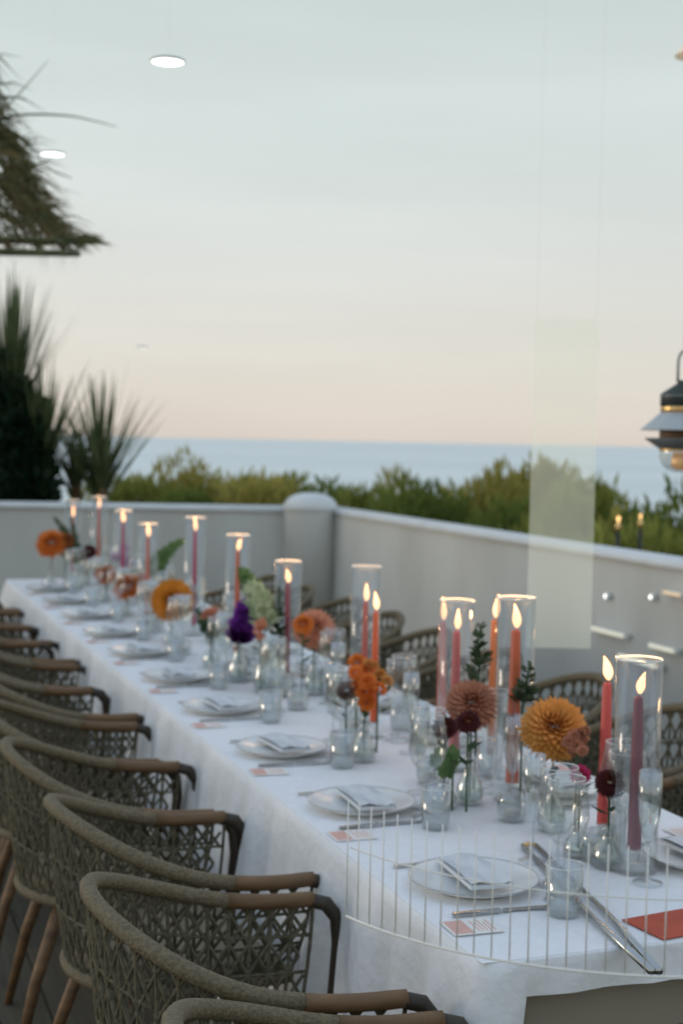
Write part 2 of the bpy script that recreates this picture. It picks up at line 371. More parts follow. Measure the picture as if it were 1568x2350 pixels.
for i in range(260):
    a = rd.uniform(0, 6.28); P = Vector((RR * math.cos(a), RR * math.sin(a), rim_z)); L = rd.uniform(.03, .16); wd = .0012
    s_ = Vector((-math.sin(a), math.cos(a), 0)); Q = P + Vector((rd.gauss(0, .03), rd.gauss(0, .03), -L)); b.add([P - s_ * wd, P + s_ * wd, Q], [(0, 1, 2)])
b.build('fringe', T2, um, False, kind='stuff')
def strand(pts, r0):
    P = [tq.transposed() @ (at_d(x_, y_, 8.6) - tl) for x_, y_ in pts]; b = MB()
    pp = []
    for i in range(len(P) - 1):
        for k in range(4):
            q = k / 4; a0 = P[max(i - 1, 0)]; a1 = P[i]; a2 = P[i + 1]; a3 = P[min(i + 2, len(P) - 1)]
            pp.append(.5 * ((2 * a1) + (a2 - a0) * q + (2 * a0 - 5 * a1 + 4 * a2 - a3) * q * q + (3 * a1 - a0 - 3 * a2 + a3) * q ** 3))
    pp.append(P[-1]); n = len(pp); b.tube(pp, [r0 * (1 - .85 * i / n) for i in range(n)], 6); b.build('frond', T1, um)
strand([(-60, 320), (0, 275), (60, 264), (150, 266), (215, 278), (268, 292)], .012)
strand([(-60, 330), (0, 262), (45, 215), (80, 175), (112, 138)], .007)
strand([(-60, 330), (0, 320), (45, 316), (85, 322)], .009)
strand([(-60, 300), (0, 330), (50, 362), (110, 388), (165, 410)], .013)
strand([(-60, 360), (0, 345), (30, 372), (70, 395), (95, 402)], .011)

# ------------------------------------------------------------------ overhead cable carrying the lamps and the reflection stand-ins
def hang(px, py, dep, ztop=5.2): return at_d(px, py, dep)
cab = MB(); cy = []
CZ = 5.6
# ------------------------------------------------------------------ glowing discs standing in for ceiling lights mirrored in the window pane
def disc_reflection(px, py, dep, dia, label, m):
    P = at_d(px, py, dep); o = thing('disc_reflection', label, 'ceiling light reflection', P, group='round ceiling light reflections against the sky')
    MB().lathe([(0, 0), (dia / 2 * .93, 0), (dia / 2 * .93, .002), (0, .002)], 32).build('glow_face', m, o, False)
    MB().lathe([(dia / 2 * .935, -.001), (dia / 2, .0), (dia / 2, .006), (dia / 2 * .9, .010), (0, .012)], 32).build('backing', mat('reflection_white', (.8, .82, .8), .4, var=.02), o)
    MB().tube([(0, 0, .011), (0, 0, CZ - P.z)], .00022, 4).build('cord', mat('pale_cord', (.9, .92, .92), .6), o)  # added cord, only holds the stand-in disc
    return P
lp = [disc_reflection(385, 143, 4.9, .120, 'largest glowing disc standing in for a reflected ceiling light, high in the sky', M_reflect),
      disc_reflection(121, 355, 6.6, .117, 'smaller glowing disc standing in for a reflected ceiling light, beside the thatched parasol', M_reflect),
      disc_reflection(327, 798, 9.0, .072, 'faint tiny disc standing in for a reflected ceiling light, low above the yuccas', mat('reflection_glow_faint', (.9, .88, .8), .5, emit=(1, .95, .85), es=1.3))]

# ------------------------------------------------------------------ striped pendant lamp at right edge
LP = at_d(1566, 1000, 5.2); u_ = .001 * 5.2 / 5.209   # one measured unit in metres
yl = 1594.0
def ly(y): return (yl - y) * u_
pl = thing('pendant_lamp', 'outdoor lantern pendant with two grey shades, brass bands and clear globe at the right edge', 'pendant lamp', LP)
M_shade = mat('shade_grey', (.46, .50, .52), .45, metal=.2, var=.06); M_cap = mat('cap_dark', (.03, .04, .035), .4, var=.3); M_sh2 = mat('shade_slate', (.17, .19, .20), .4, metal=.2, var=.1)
MB().lathe([(0, ly(1392)), (20 * u_, ly(1392)), (24 * u_, ly(1404)), (80 * u_, ly(1441)), (82 * u_, ly(1446)), (82 * u_, ly(1487)), (0, ly(1487))], 40).build('cap', M_cap, pl)
MB().lathe([(83 * u_, ly(1447)), (84 * u_, ly(1450)), (83 * u_, ly(1453))], 40).build('seam', M_sh2, pl)
MB().lathe([(78 * u_, ly(1487)), (81 * u_, ly(1490)), (81 * u_, ly(1506)), (78 * u_, ly(1509))], 40).build('brass_band', M_brass, pl)
MB().lathe([(76 * u_, ly(1509)), (80 * u_, ly(1511)), (149 * u_, ly(1572)), (151 * u_, ly(1576)), (147 * u_, ly(1575)), (78 * u_, ly(1516))], 48).build('upper_shade', M_shade, pl)
MB().lathe([(80 * u_, ly(1574)), (82 * u_, ly(1578)), (82 * u_, ly(1606)), (80 * u_, ly(1608))], 40).build('collar', mat('collar_brown', (.22, .13, .075), .5, var=.1), pl)
MB().lathe([(80 * u_, ly(1604)), (133 * u_, ly(1604)), (134 * u_, ly(1608)), (84 * u_, ly(1641)), (80 * u_, ly(1643))], 48).build('lower_shade', M_sh2, pl)
MB().lathe([(78 * u_, ly(1641)), (82 * u_, ly(1644)), (82 * u_, ly(1650)), (78 * u_, ly(1652))], 40).build('brass_band', M_brass, pl)
MB().lathe([(79 * u_, ly(1650)), (80 * u_, ly(1672)), (72 * u_, ly(1698)), (55 * u_, ly(1716)), (30 * u_, ly(1727)), (0, ly(1730))], 40).build('globe', glassy('lamp_glass', (.95, .95, .93), .14, .6, .05), pl)
MB().lathe([(0, ly(1655)), (30 * u_, ly(1656)), (38 * u_, ly(1690)), (36 * u_, ly(1706)), (22 * u_, ly(1718)), (0, ly(1720))], 24).build('bulb', mat('bulb_amber', (.55, .33, .13), .25, metal=.6, emit=(1, .6, .3), es=.25), pl)
hp = [(-22 * u_, 0, ly(1398)), (-22 * u_, 0, ly(1330))] + [(-22 * u_ * math.cos(q * math.pi / 10), 0, ly(1330) + 44 * u_ * math.sin(q * math.pi / 10)) for q in range(1, 10)] + [(22 * u_, 0, ly(1330)), (22 * u_, 0, ly(1398))]
hp = [Vector((p[0] * math.cos(R(-20)), p[0] * math.sin(R(-20)), p[2])) for p in hp]
MB().tube(hp, .0055, 8).build('handle', mat('handle_grey', (.32, .35, .33), .5), pl)
MB().tube([(0, 0, ly(1286)), (0, 0, CZ - LP.z)], .003, 6).build('cord', M_darkm, pl)
# second, cream shade cut by the top right corner
L2 = at_d(1603, 129, 6.0); s6 = 6.0 / 3267
p2 = thing('cone_lamp', 'cream cone lampshade just peeking in at the top right corner', 'pendant lamp', L2)
MB().lathe([(4 * s6, 62 * s6), (8 * s6, 58 * s6), (52 * s6, 2 * s6), (53 * s6, 0), (50 * s6, 2 * s6), (7 * s6, 54 * s6)], 40).build('shade', mat('cream_shade', (.78, .66, .50), .7, emit=(1, .85, .65), es=.25), p2)
MB().lathe([(0, 62 * s6), (7 * s6, 62 * s6), (7 * s6, 74 * s6), (0, 74 * s6)], 16).build('fitting', M_brass, p2)
MB().tube([(0, 0, 74 * s6), (0, 0, CZ - L2.z)], .003, 6).build('cord', M_darkm, p2)

# ------------------------------------------------------------------ translucent sheet standing in for the reflection of a pillar
PA = at_d(1282, 1487, 5.0)
m = bpy.data.materials.new('pillar_veil'); m.use_nodes = True; t = m.node_tree; t.nodes.clear()
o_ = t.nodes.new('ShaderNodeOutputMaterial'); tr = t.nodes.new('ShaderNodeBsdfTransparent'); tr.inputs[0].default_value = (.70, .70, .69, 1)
df = t.nodes.new('ShaderNodeBsdfDiffuse'); df.inputs[0].default_value = (.50, .50, .41, 1); ad = t.nodes.new('ShaderNodeAddShader')  # pale tint of the mirrored pillar, added over what lies behind
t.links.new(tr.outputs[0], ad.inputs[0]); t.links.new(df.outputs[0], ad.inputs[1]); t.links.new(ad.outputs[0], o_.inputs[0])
pn = thing('pillar_reflection', 'tall narrow pale translucent sheet standing in for a reflected pillar before the garden wall', 'panel', PA, R(-20.1))
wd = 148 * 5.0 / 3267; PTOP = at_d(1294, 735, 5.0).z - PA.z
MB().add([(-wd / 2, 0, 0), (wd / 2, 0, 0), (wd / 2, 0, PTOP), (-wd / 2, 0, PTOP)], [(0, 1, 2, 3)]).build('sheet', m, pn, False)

for xx in (-wd / 2 + .01, wd / 2 - .01): MB().tube([(xx, 0, PTOP), (xx, 0, CZ - PA.z)], .00025, 4).build('cord', MATS['pale_cord'], pn)  # added cords, only hold the stand-in sheet
# out-of-frame rack of cables the hanging things are tied to
for nm, xs, P in (('support_cable', 0, None),):
    pts = [lp[0], lp[1], lp[2], LP, L2, PA]
    for i, q in enumerate(pts):
        words = ['largest disc reflection', 'disc reflection by the parasol', 'faint disc reflection', 'striped pendant lamp', 'cream cone lamp', 'pillar reflection'][i]
        c = MB().tube([(-6.5, q.y, CZ + .003), (7.5, q.y, CZ + .003)], .004, 6).build('support_cable', M_darkm)
        tag(c, 'thin overhead cable that carries the ' + words, 'cable', 'cables above the terrace')  # cables to the disc and pillar reflections are added

# ------------------------------------------------------------------ glowing bars and spots standing in for reflected lights; small garden lamp
def reflection_bar(px, py, wpx, hpx, label, m):  # glowing bar added where a strip light is mirrored in the glass
    P = at_x(px, py, 3.98); A = at_x(px - wpx / 2, py, 3.98); B = at_x(px + wpx / 2, py, 3.98); dep = (P - Vector((0, 0, CAMH))).length
    L = (A - B).length; h = hpx / 3267 * dep
    o = thing('reflection_bar', label, 'light reflection', (3.984, P.y, P.z), group='reflected light bars on the right wall')
    MB().box((-.028, -L / 2, -h / 2), (0, L / 2, h / 2)).build('backing', mat('reflection_white', (.8, .82, .8)), o, False)
    MB().box((-.034, -L / 2 + .01, -h / 2 + .004), (-.0281, L / 2 - .01, h / 2 - .004)).build('glow_face', m, o, False)
reflection_bar(1403, 1450, 78, 11, 'pale bar of reflected light just right of the pillar reflection', M_reflectdim)
reflection_bar(1528, 1487, 62, 11, 'pale bar of reflected light behind the right-hand burgundy candle, nearest the edge', M_reflectdim)
reflection_bar(1473, 1517, 94, 12, 'lowest and brightest bar of reflected light over the burgundy candle', mat('reflection_glow_mid', (.95, .93, .8), .5, emit=(1, .96, .8), es=.55))
reflection_bar(1552, 1362, 44, 9, 'warm orange bar of reflected light high up at the right edge', mat('reflection_orange', (.8, .6, .4), .5, emit=(1, .7, .42), es=.4))
for px, py, lb in ((1395, 1368, 'small round white glint right of the pillar reflection'), (1499, 1370, 'small round white glint under the striped pendant lamp')):  # glowing knobs stand in for white glints
    P = at_x(px, py, 3.98); o = thing('glint_spot', lb, 'light reflection', (3.984, P.y, P.z), group='small round glints')
    o.rotation_euler = (0, R(-90), 0)
    MB().lathe([(0, .02), (.014, .019), (.020, .012), (.022, 0)], 16).build('backing', mat('reflection_white', (.8, .82, .8)), o)
    MB().lathe([(0, .024), (.008, .022), (.011, .0195)], 16).build('lens', M_reflect, o)
for px, py, r, lb in ((1420, 1190, .011, 'garden lantern with a small warm bulb glowing among the shrubs right of the pillar reflection'), (1471, 1183, .008, 'dimmer garden lantern among the shrubs under the striped pendant lamp')):
    P = at_d(px, py, 8.4); o = thing('garden_lantern', lb, 'lantern', (P.x, P.y, -.05))
    MB().tube([(0, 0, 0), (0, 0, P.z - .03)], .012, 8).build('post', M_darkm, o)
    MB().lathe([(0, P.z + .02), (r * .5, P.z + .03), (r, P.z + .05), (r * .8, P.z + .05 + r), (0, P.z + .05 + 1.4 * r)], 14).build('bulb', M_warm, o)
    MB().lathe([(0, P.z - .025), (.018, P.z - .02), (.015, P.z + .02), (0, P.z + .025)], 14).build('socket', M_brass, o)

# ------------------------------------------------------------------ long table and cloth
TX0, TX1, TY0, TY1, TZ = 1.085, 1.995, 2.21, 9.10, .75
tb = thing('dining_table', 'long banquet table hidden under the white cloth', 'table', ((TX0 + TX1) / 2, (TY0 + TY1) / 2, 0))
cx, cyy = (TX0 + TX1) / 2, (TY0 + TY1) / 2
MB().box((TX0 - cx + .02, TY0 - cyy + .02, TZ - .035), (TX1 - cx - .02, TY1 - cyy - .02, TZ - .006)).build('tabletop', M_wood, tb, False)
MB().box((TX0 - cx + .03, TY0 - cyy + .03, TZ - .17), (TX1 - cx - .03, TY1 - cyy - .03, TZ - .036)).build('apron', mat('apron_brown', (.30, .265, .21), .8, var=.08, scale=3), tb, False)
for yy in (TY0 + .3, TY0 + 2.4, TY1 - 2.4, TY1 - .3):
    for xx in (TX0 + .12, TX1 - .12):
        MB().box((xx - cx - .025, yy - cyy - .025, 0), (xx - cx + .025, yy - cyy + .025, TZ - .035)).build('leg', M_wood, tb, False)
per = []   # perimeter with rounded corners
def seg(a, b, n): return [(a[0] + (b[0] - a[0]) * i / n, a[1] + (b[1] - a[1]) * i / n) for i in range(n)]
rc = .035
def corner(cx_, cy_, a0): return [(cx_ + rc * math.cos(R(a0 + q * 18)), cy_ + rc * math.sin(R(a0 + q * 18))) for q in range(5)]
per += seg((TX0 + rc, TY0), (TX1 - rc, TY0), 60) + corner(TX1 - rc, TY0 + rc, -90)
per += seg((TX1, TY0 + rc), (TX1, TY1 - rc), 420) + corner(TX1 - rc, TY1 - rc, 0)
per += seg((TX1 - rc, TY1), (TX0 + rc, TY1), 60) + corner(TX0 + rc, TY1 - rc, 90)
per += seg((TX0, TY1 - rc), (TX0, TY0 + rc), 420) + corner(TX0 + rc, TY0 + rc, 180)
N = len(per); rd = random.Random(21)
import mathutils.noise as mn
cum = 0; arc = []
for i in range(N):
    arc.append(cum); a = per[i]; b_ = per[(i + 1) % N]; cum += math.hypot(b_[0] - a[0], b_[1] - a[1])
vs = []; fs = []; rows = 16; DROP = .56
for k in range(rows + 1):
    q = k / rows
    for i, (x_, y_) in enumerate(per):
        a = per[i - 1]; b_ = per[(i + 1) % N]; tx, ty = b_[0] - a[0], b_[1] - a[1]; l = math.hypot(tx, ty); nx, ny = ty / l, -tx / l
        s = arc[i] / cum * 2 * math.pi
        n1 = mn.noise(Vector((math.cos(s) * 9, math.sin(s) * 9, 1.3))) ; n2 = mn.noise(Vector((math.cos(s) * 24, math.sin(s) * 24, 7.1 + q * .3)))
        n3 = mn.noise(Vector((math.cos(s) * 60, math.sin(s) * 60, 2 + q * .5)))
        amp = q ** .8; off = .004 + amp * (.05 + .05 * n1 + .085 * n2 + .03 * n3)
        e2 = min(1, k / 2) ; z = TZ - DROP * q + (.0 if k else 0)
        if i < 65: ee = min(i, 64 - i) / 64; dm = 1 - .88 * min(1, ee / .06)
        else: dm = 1
        if k == 0: off, z = -.007, TZ + .0002
        elif k == 1: off, z = .0, TZ - .005
        elif k == 2: z = TZ - .03; off = .006 + .004 * n2
        z = TZ - (TZ - z) * dm; off *= max(dm, .25) if off > 0 else 1
        vs.append((x_ + nx * off, y_ + ny * off, z))
for k in range(rows):
    for i in range(N):
        fs.append((k * N + i, (k + 1) * N + i, (k + 1) * N + (i + 1) % N, k * N + (i + 1) % N))
# top grid
gx, gy = 40, 560; o0 = len(vs)
for j in range(gy + 1):
    for i in range(gx + 1):
        x_ = TX0 + .004 + (TX1 - TX0 - .008) * i / gx; y_ = TY0 + .004 + (TY1 - TY0 - .008) * j / gy
        ed_ = min(1, min(i, gx - i, j / 2, (gy - j) / 2) / 2); vs.append((x_, y_, TZ + .0004 * (ed_ < .01) + ed_ * .0015 * mn.noise(Vector((x_ * 5, y_ * 3, 0))) + ed_ * (.0012 * mn.noise(Vector((x_ * 16, y_ * 14, 0))) + .0030 * max(0, .22 - abs(mn.noise(Vector((x_ * 2.2, y_ * 1.6, 4))))) + .0022 * max(0, .1 - abs(((y_ + .03 * math.sin(x_ * 3)) % .82) - .4) * 3))))
for j in range(gy):
    for i in range(gx):
        a = o0 + j * (gx + 1) + i; fs.append((a, a + 1, a + gx + 2, a + gx + 1))
cl = MB().add(vs, fs).build('tablecloth', M_cloth, None, True)
tag(cl, 'white linen cloth covering the whole long table with soft hanging folds', 'tablecloth')

# ------------------------------------------------------------------ chairs: woven tub chair on dark legs
def make_chair(detail=True):
    """origin on the floor under the seat centre, faces +X"""
    o = thing('tub_chair', 'x', 'chair', group='woven tub chairs along the table')
    rb, front = .27, .24
    def outline(q):      # q 0..1 from one arm front round the back to the other
        Ls = front; arcL = math.pi * rb; tot = 2 * Ls + arcL; s = q * tot
        if s < Ls: return Vector((front - s, rb, 0))
        if s < Ls + arcL:
            a = (s - Ls) / rb; return Vector((-rb * math.sin(a) * .95, rb * math.cos(a), 0))
        return Vector((s - Ls - arcL, -rb, 0))
    def rimz(q): return .665 + .145 * (0.5 - .5 * math.cos(2 * math.pi * q)) ** 1.4
    K = 44
    rim = [outline(i / K) * 1.06 + Vector((0, 0, rimz(i / K))) for i in range(K + 1)]
    MB().tube(rim[6:-6], .017, 8).build('rim', M_rope2, o)
    for sgn in (0, 1):
        r_ = rim[:7] if sgn == 0 else rim[-7:]
        if sgn == 0: r_ = r_[::-1]
        MB().tube(r_, [.0175] * 5 + [.018, .017], 8).build('arm', M_wood if sgn else M_wood, o)
        yy = rb * 1.06 * (1 if sgn == 0 else -1); f0 = front * 1.06
        path = [(f0 - .01, yy, .664), (f0 + .03, yy, .652), (f0 + .055, yy, .62), (f0 + .06, yy, .56), (f0 + .045, yy * .98, .40), (f0 + .02, yy * .97, .0)]
        MB().tube(path, [.016, .017, .017, .016, .014, .011], 8).build('leg', mat('dark_brown_leg', (.045, .035, .025), .5, var=.2), o)
        MB().tube([(-.13, yy * .62, .43), (-.20, yy * .72, .22), (-.25, yy * .8, 0)], [.019, .016, .012], 8).build('leg', M_wood, o)
    lo = [outline(i / K) * .90 + Vector((0, 0, .43)) for i in range(K + 1)]
    MB().tube([p for p in lo] , .016, 8).build('seat_rail', M_rope2, o)
    MB().tube([(front * .9, -rb * .9, .43), (front * .9, rb * .9, .43)], .015, 8).build('front_rail', M_wood, o)
    def surf(q, v):
        a = outline(q); return Vector((a.x * (.90 + .16 * v + .03 * math.sin(math.pi * v)), a.y * (.90 + .16 * v + .03 * math.sin(math.pi * v)), .43 + (rimz(q) - .43) * v))
    net = MB()
    n = 30
    for d in (-1, 1):
        for i in range(-4, n + 4):
            pts = []
            for k in range(7):
                v = k / 6; q = (i + .5) / n + d * (v - .5) * .13
                if 0 <= q <= 1: pts.append(surf(q, v))
            if len(pts) > 1: net.tube(pts, .0042, 5, cap=False)
    for v in (.36, .68):
        net.tube([surf(i / 40, v) for i in range(41)], .0038, 5)
    for i in range(0, n + 1): net.tube([surf(i / n, v / 5) for v in range(6)], .0045, 5, cap=False)
    w_ = net.build('woven_back', M_rope, o); w_['kind'] = 'stuff'
    # seat: woven deck with cushion
    seat = MB(); prof = []
    K2 = 32; ring = [outline(i / K2) * .86 for i in range(K2 + 1)]
    vs = []; fs = []
    for sc_, z in ((1, .425), (1.0, .452), (.94, .472), (.6, .478)):
        for p in ring: vs.append((p.x * sc_ + .0, p.y * sc_, z))
    M_ = K2 + 1
    for l in range(3):
        for i in range(M_): fs.append((l * M_ + i, l * M_ + (i + 1) % M_, (l + 1) * M_ + (i + 1) % M_, (l + 1) * M_ + i))
    fs.append(tuple(3 * M_ + i for i in range(M_))); fs.append(tuple(range(M_))[::-1])
    seat.add(vs, fs).build('cushion', M_cush, o)
    return o
ORD = ['first', 'second', 'third', 'fourth', 'fifth', 'sixth', 'seventh', 'eighth', 'ninth', 'tenth', 'eleventh']
US = [2.62 + .645 * k for k in range(10)]
ch = make_chair(); used = False
rd = random.Random(4)
for k, y_ in enumerate([1.94] + US):
    lab = 'woven tub chair, %s from the camera in the left row, its back to us' % ORD[k]
    c = ch if k == 0 else dup(ch)
    c['label'] = lab; c.location = (.755 + rd.uniform(-.02, .02), y_ + rd.uniform(-.02, .02), 0); c.rotation_euler = (0, 0, rd.uniform(-.17, .17))
for k, y_ in enumerate(US):
    dup(ch, 'woven tub chair, %s from the near end on the right side by the wall' % ORD[k], (2.40 + rd.uniform(-.02, .03), y_ + rd.uniform(-.02, .02), 0), math.pi + rd.uniform(-.06, .06))

# ------------------------------------------------------------------ place settings
def wine_glass():
    o = thing('wine_glass', 'x', 'wine glass', group='wine glasses on the table')
    MB().lathe([(.003, .095), (.018, .10), (.034, .12), (.041, .145), (.041, .165), (.036, .20), (.033, .215), (.0325, .215), (.040, .165), (.040, .145), (.033, .122), (.017, .103), (0, .099)], 20).build('bowl', M_glass, o)
    MB().lathe([(.0045, .008), (.0032, .03), (.003, .08), (.0045, .096)], 8).build('stem', M_glass2, o)
    MB().lathe([(.034, 0), (.034, .0015), (.012, .004), (.004, .009)], 20).build('foot', M_glass2, o)
    MB().tube([(.033 * math.cos(a * math.pi / 12), .033 * math.sin(a * math.pi / 12), .2155) for a in range(24)], .0008, 4, closed=True).build('lip', M_rim, o)
    return o
M_glass2 = glassy('thick_glass', (.95, .97, .965), .14, .8)
def tumbler():
    o = thing('water_glass', 'x', 'water glass', group='water glasses on the table')
    MB().lathe([(0, .001), (.028, .001), (.030, .004), (.035, .09), (.0338, .09), (.029, .008), (0, .008)], 20).build('cup', M_glass2, o)
    MB().tube([(.0345 * math.cos(a * math.pi / 12), .0345 * math.sin(a * math.pi / 12), .0905) for a in range(24)], .0009, 4, closed=True).build('lip', M_rim, o)
    return o
def plate():
    o = thing('dinner_plate', 'x', 'plate', group='plates on the table')
    MB().lathe([(.085, 0), (.085, .004), (.13, .017), (.135, .021), (.134, .022), (.128, .020), (.09, .0085), (0, .007)], 36).build('dish', M_china, o)
    MB().tube([(.134 * math.cos(a * math.pi / 20), .134 * math.sin(a * math.pi / 20), .0215) for a in range(40)], .0013, 5, closed=True).build('edge', mat('plate_edge', (.35, .38, .38), .3), o)
    return o
def napkin():
    o = MB(); 
    vs = []; fs = []
    for j in range(9):
        for i in range(5):
            vs.append((-.045 + .09 * i / 4, -.10 + .2 * j / 8, .012 + .004 * math.sin(i * 1.7 + j * .5)))
    for j in range(8):
        for i in range(4): a = j * 5 + i; fs.append((a, a + 1, a + 6, a + 5))
    o.add(vs, fs); o.box((-.046, -.101, 0), (.046, .101, .008)); return o.build('napkin', M_nap, None, False)
def fork():
    o = thing('fork', 'x', 'fork', group='forks on the table')
    MB().box((-.10, -.003, .002), (.03, .003, .0045)).add([(-.10, -.006, .002), (-.03, -.003, .002), (-.03, .003, .002), (-.10, .006, .002), (-.10, -.006, .005), (-.03, -.003, .005), (-.03, .003, .005), (-.10, .006, .005)], [(4, 5, 6, 7), (0, 1, 5, 4), (3, 7, 6, 2), (0, 4, 7, 3)]).build('handle', M_steel, o, False)
    h = MB().box((.03, -.011, .003), (.055, .011, .005))
    for q in range(4): h.box((.055, -.011 + q * .0063, .003), (.10, -.008 + q * .0063, .005))
    h.build('tines', M_steel, o, False); return o
def knife():
    o = thing('knife', 'x', 'knife', group='knives on the table')
    MB().box((-.11, -.005, .001), (-.01, .005, .007)).build('handle', M_steel, o, False)
    MB().add([(-.01, -.004, .002), (.10, -.004, .002), (.11, .006, .002), (.0, .009, .002), (-.01, -.004, .004), (.10, -.004, .004), (.11, .006, .004), (.0, .009, .004)], [(4, 5, 6, 7), (0, 1, 5, 4), (1, 2, 6, 5), (2, 3, 7, 6), (3, 0, 4, 7), (0, 3, 2, 1)]).build('blade', M_steel, o, False); return o
def card(mm):
    o = thing('menu_card', 'x', 'menu card', group='menu cards on the table')
    MB().box((-.05, -.04, 0), (.05, .04, .0012)).build('paper', M_paper, o, False)
    MB().box((-.045, -.034, .0012), (-.008, .034, .0018)).build('print_block', mm, o, False)
    lines = MB()
    for q in range(5): lines.box((.004 + q * .008, -.028, .0012), (.0065 + q * .008, .028 - (q % 2) * .012, .0016))
    lines.build('print_lines', M_coral, o, False); return o
PW, PT, PP, PN, PF, PK, PC1 = wine_glass(), tumbler(), plate(), napkin(), fork(), knife(), card(M_coral)
tag(PN, 'x', 'napkin', 'folded napkins on the table')
firsts = {id(o): True for o in (PW, PT, PP, PN, PF, PK, PC1)}
PW.scale = (1.15,) * 3; PT.scale = (1.08,) * 3
def put(src, label, loc, rz):
    if firsts.get(id(src)): firsts[id(src)] = False; o = src; o['label'] = label; o.location = loc; o.rotation_euler = (0, 0, rz); return o
    return dup(src, label, loc, rz)
rd = random.Random(8)
Z = TZ + .0025
for side in (0, 1):
    sn = 'left' if side == 0 else 'right'; s = 1 if side == 0 else -1; ex = TX0 if side == 0 else TX1; base = 0 if side == 0 else math.pi
    for k, y_ in enumerate(US):
        j = lambda a=.008: rd.uniform(-a, a)
        wh = '%s place from the near end, %s side' % (ORD[k], sn)
        yy = y_ + j(.015)
        put(PP, 'round white dinner plate at the ' + wh, (ex + s * .175, yy, Z), base)
        put(PN, 'folded grey napkin on the plate at the ' + wh, (ex + s * .18, yy + j(), Z + .0225), base + j(.1))
        put(PF, 'steel fork beside the plate at the ' + wh, (ex + s * .165, yy + s * .165, Z), base + j(.05))
        put(PK, 'steel knife beside the plate at the ' + wh, (ex + s * .165, yy - s * .165, Z), base + j(.05))
        put(PC1, 'white and coral menu card at the ' + wh, (ex + s * .065, yy - s * .225, Z), base + j(.08))
        put(PW, 'wine glass nearest the diner at the ' + wh, (ex + s * (.30 + j(.01)), yy - s * .13 + j(), Z - .001), rd.uniform(0, 6))
        put(PW, 'wine glass nearest the flowers at the ' + wh, (ex + s * (.345 + j(.01)), yy - s * .045 + j(), Z - .001), rd.uniform(0, 6))
        put(PT, 'small clear water tumbler at the ' + wh, (ex + s * (.275 + j(.01)), yy - s * .215 + j(), Z - .001), rd.uniform(0, 6))
def flute():
    o = thing('champagne_flute', 'x', 'champagne flute', group='champagne flutes on the table')
    MB().lathe([(.003, .085), (.012, .095), (.021, .13), (.026, .18), (.024, .235), (.023, .235), (.025, .18), (.020, .132), (.011, .098), (0, .092)], 18).build('bowl', M_glass2, o)
    MB().lathe([(.0042, .006), (.003, .03), (.003, .075), (.004, .087)], 8).build('stem', M_glass2, o)
    MB().lathe([(.031, 0), (.031, .0015), (.011, .004), (.004, .008)], 18).build('foot', M_glass2, o); return o
FL = flute(); firsts[id(FL)] = True
for side in (0, 1):
    for k, y_ in enumerate(US):
        put(FL, 'tall slim champagne flute at the %s place from the near end, %s side' % (ORD[k], ('left', 'right')[side]), ((TX0 + .375) if side == 0 else (TX1 - .375), y_ + (.10 if side == 0 else -.10) + rd.uniform(-.02, .02), Z), 0)
def votive():
    o = thing('votive_glass', 'x', 'votive glass', group='low votive glasses along the middle')
    MB().lathe([(0, .001), (.030, .001), (.036, .012), (.037, .05), (.033, .066), (.0315, .066), (.035, .05), (.034, .014), (0, .012)], 20).build('cup', M_glass2, o)
    MB().lathe([(0, .013), (.019, .013), (.019, .027), (0, .027)], 16).build('tealight', mat('tealight_wax', (.75, .72, .66), .5), o)
    return o
PV = votive(); firsts[id(PV)] = True
for k in range(18):
    put(PV, 'low clear votive glass, %s from the near end along the middle of the table' % (ORD + ['twelfth', 'thirteenth', 'fourteenth', 'fifteenth', 'sixteenth', 'seventeenth', 'eighteenth'])[k], (1.54 + rd.uniform(-.12, .14), 2.75 + k * .345 + rd.uniform(-.06, .06), Z), rd.uniform(0, 6))
# red printed card and slim metal strips of unknown identity near the end
rcard = thing('menu_card', 'rust red card lying at the near right corner of the table', 'menu card', (*at_z(1545, 2120, Z).xy, Z), R(8))
MB().box((-.075, -.06, 0), (.075, .06, .0016)).build('paper', M_red, rcard, False)
a = at_z(1215, 1945, Z); b_ = at_z(1505, 2235, Z); d = b_ - a
tg = thing('metal_strips', 'long slim grey metal strips lying lengthwise at the near end of the table', 'strips', (a + b_) / 2, math.atan2(d.y, d.x))
Lh = d.length / 2
MB().tube([(-Lh, .016, .006), (Lh * .3, .018, .007), (Lh, .006, .005)], [.005, .005, .008], 8).build('arm', M_steel, tg)
MB().tube([(-Lh, -.016, .006), (Lh * .3, -.018, .007), (Lh, -.006, .005)], [.005, .005, .008], 8).build('arm', M_steel, tg)
MB().tube([(-Lh, -.016, .006), (-Lh - .012, 0, .006), (-Lh, .016, .006)], .005, 8).build('end_bend', M_brass, tg)

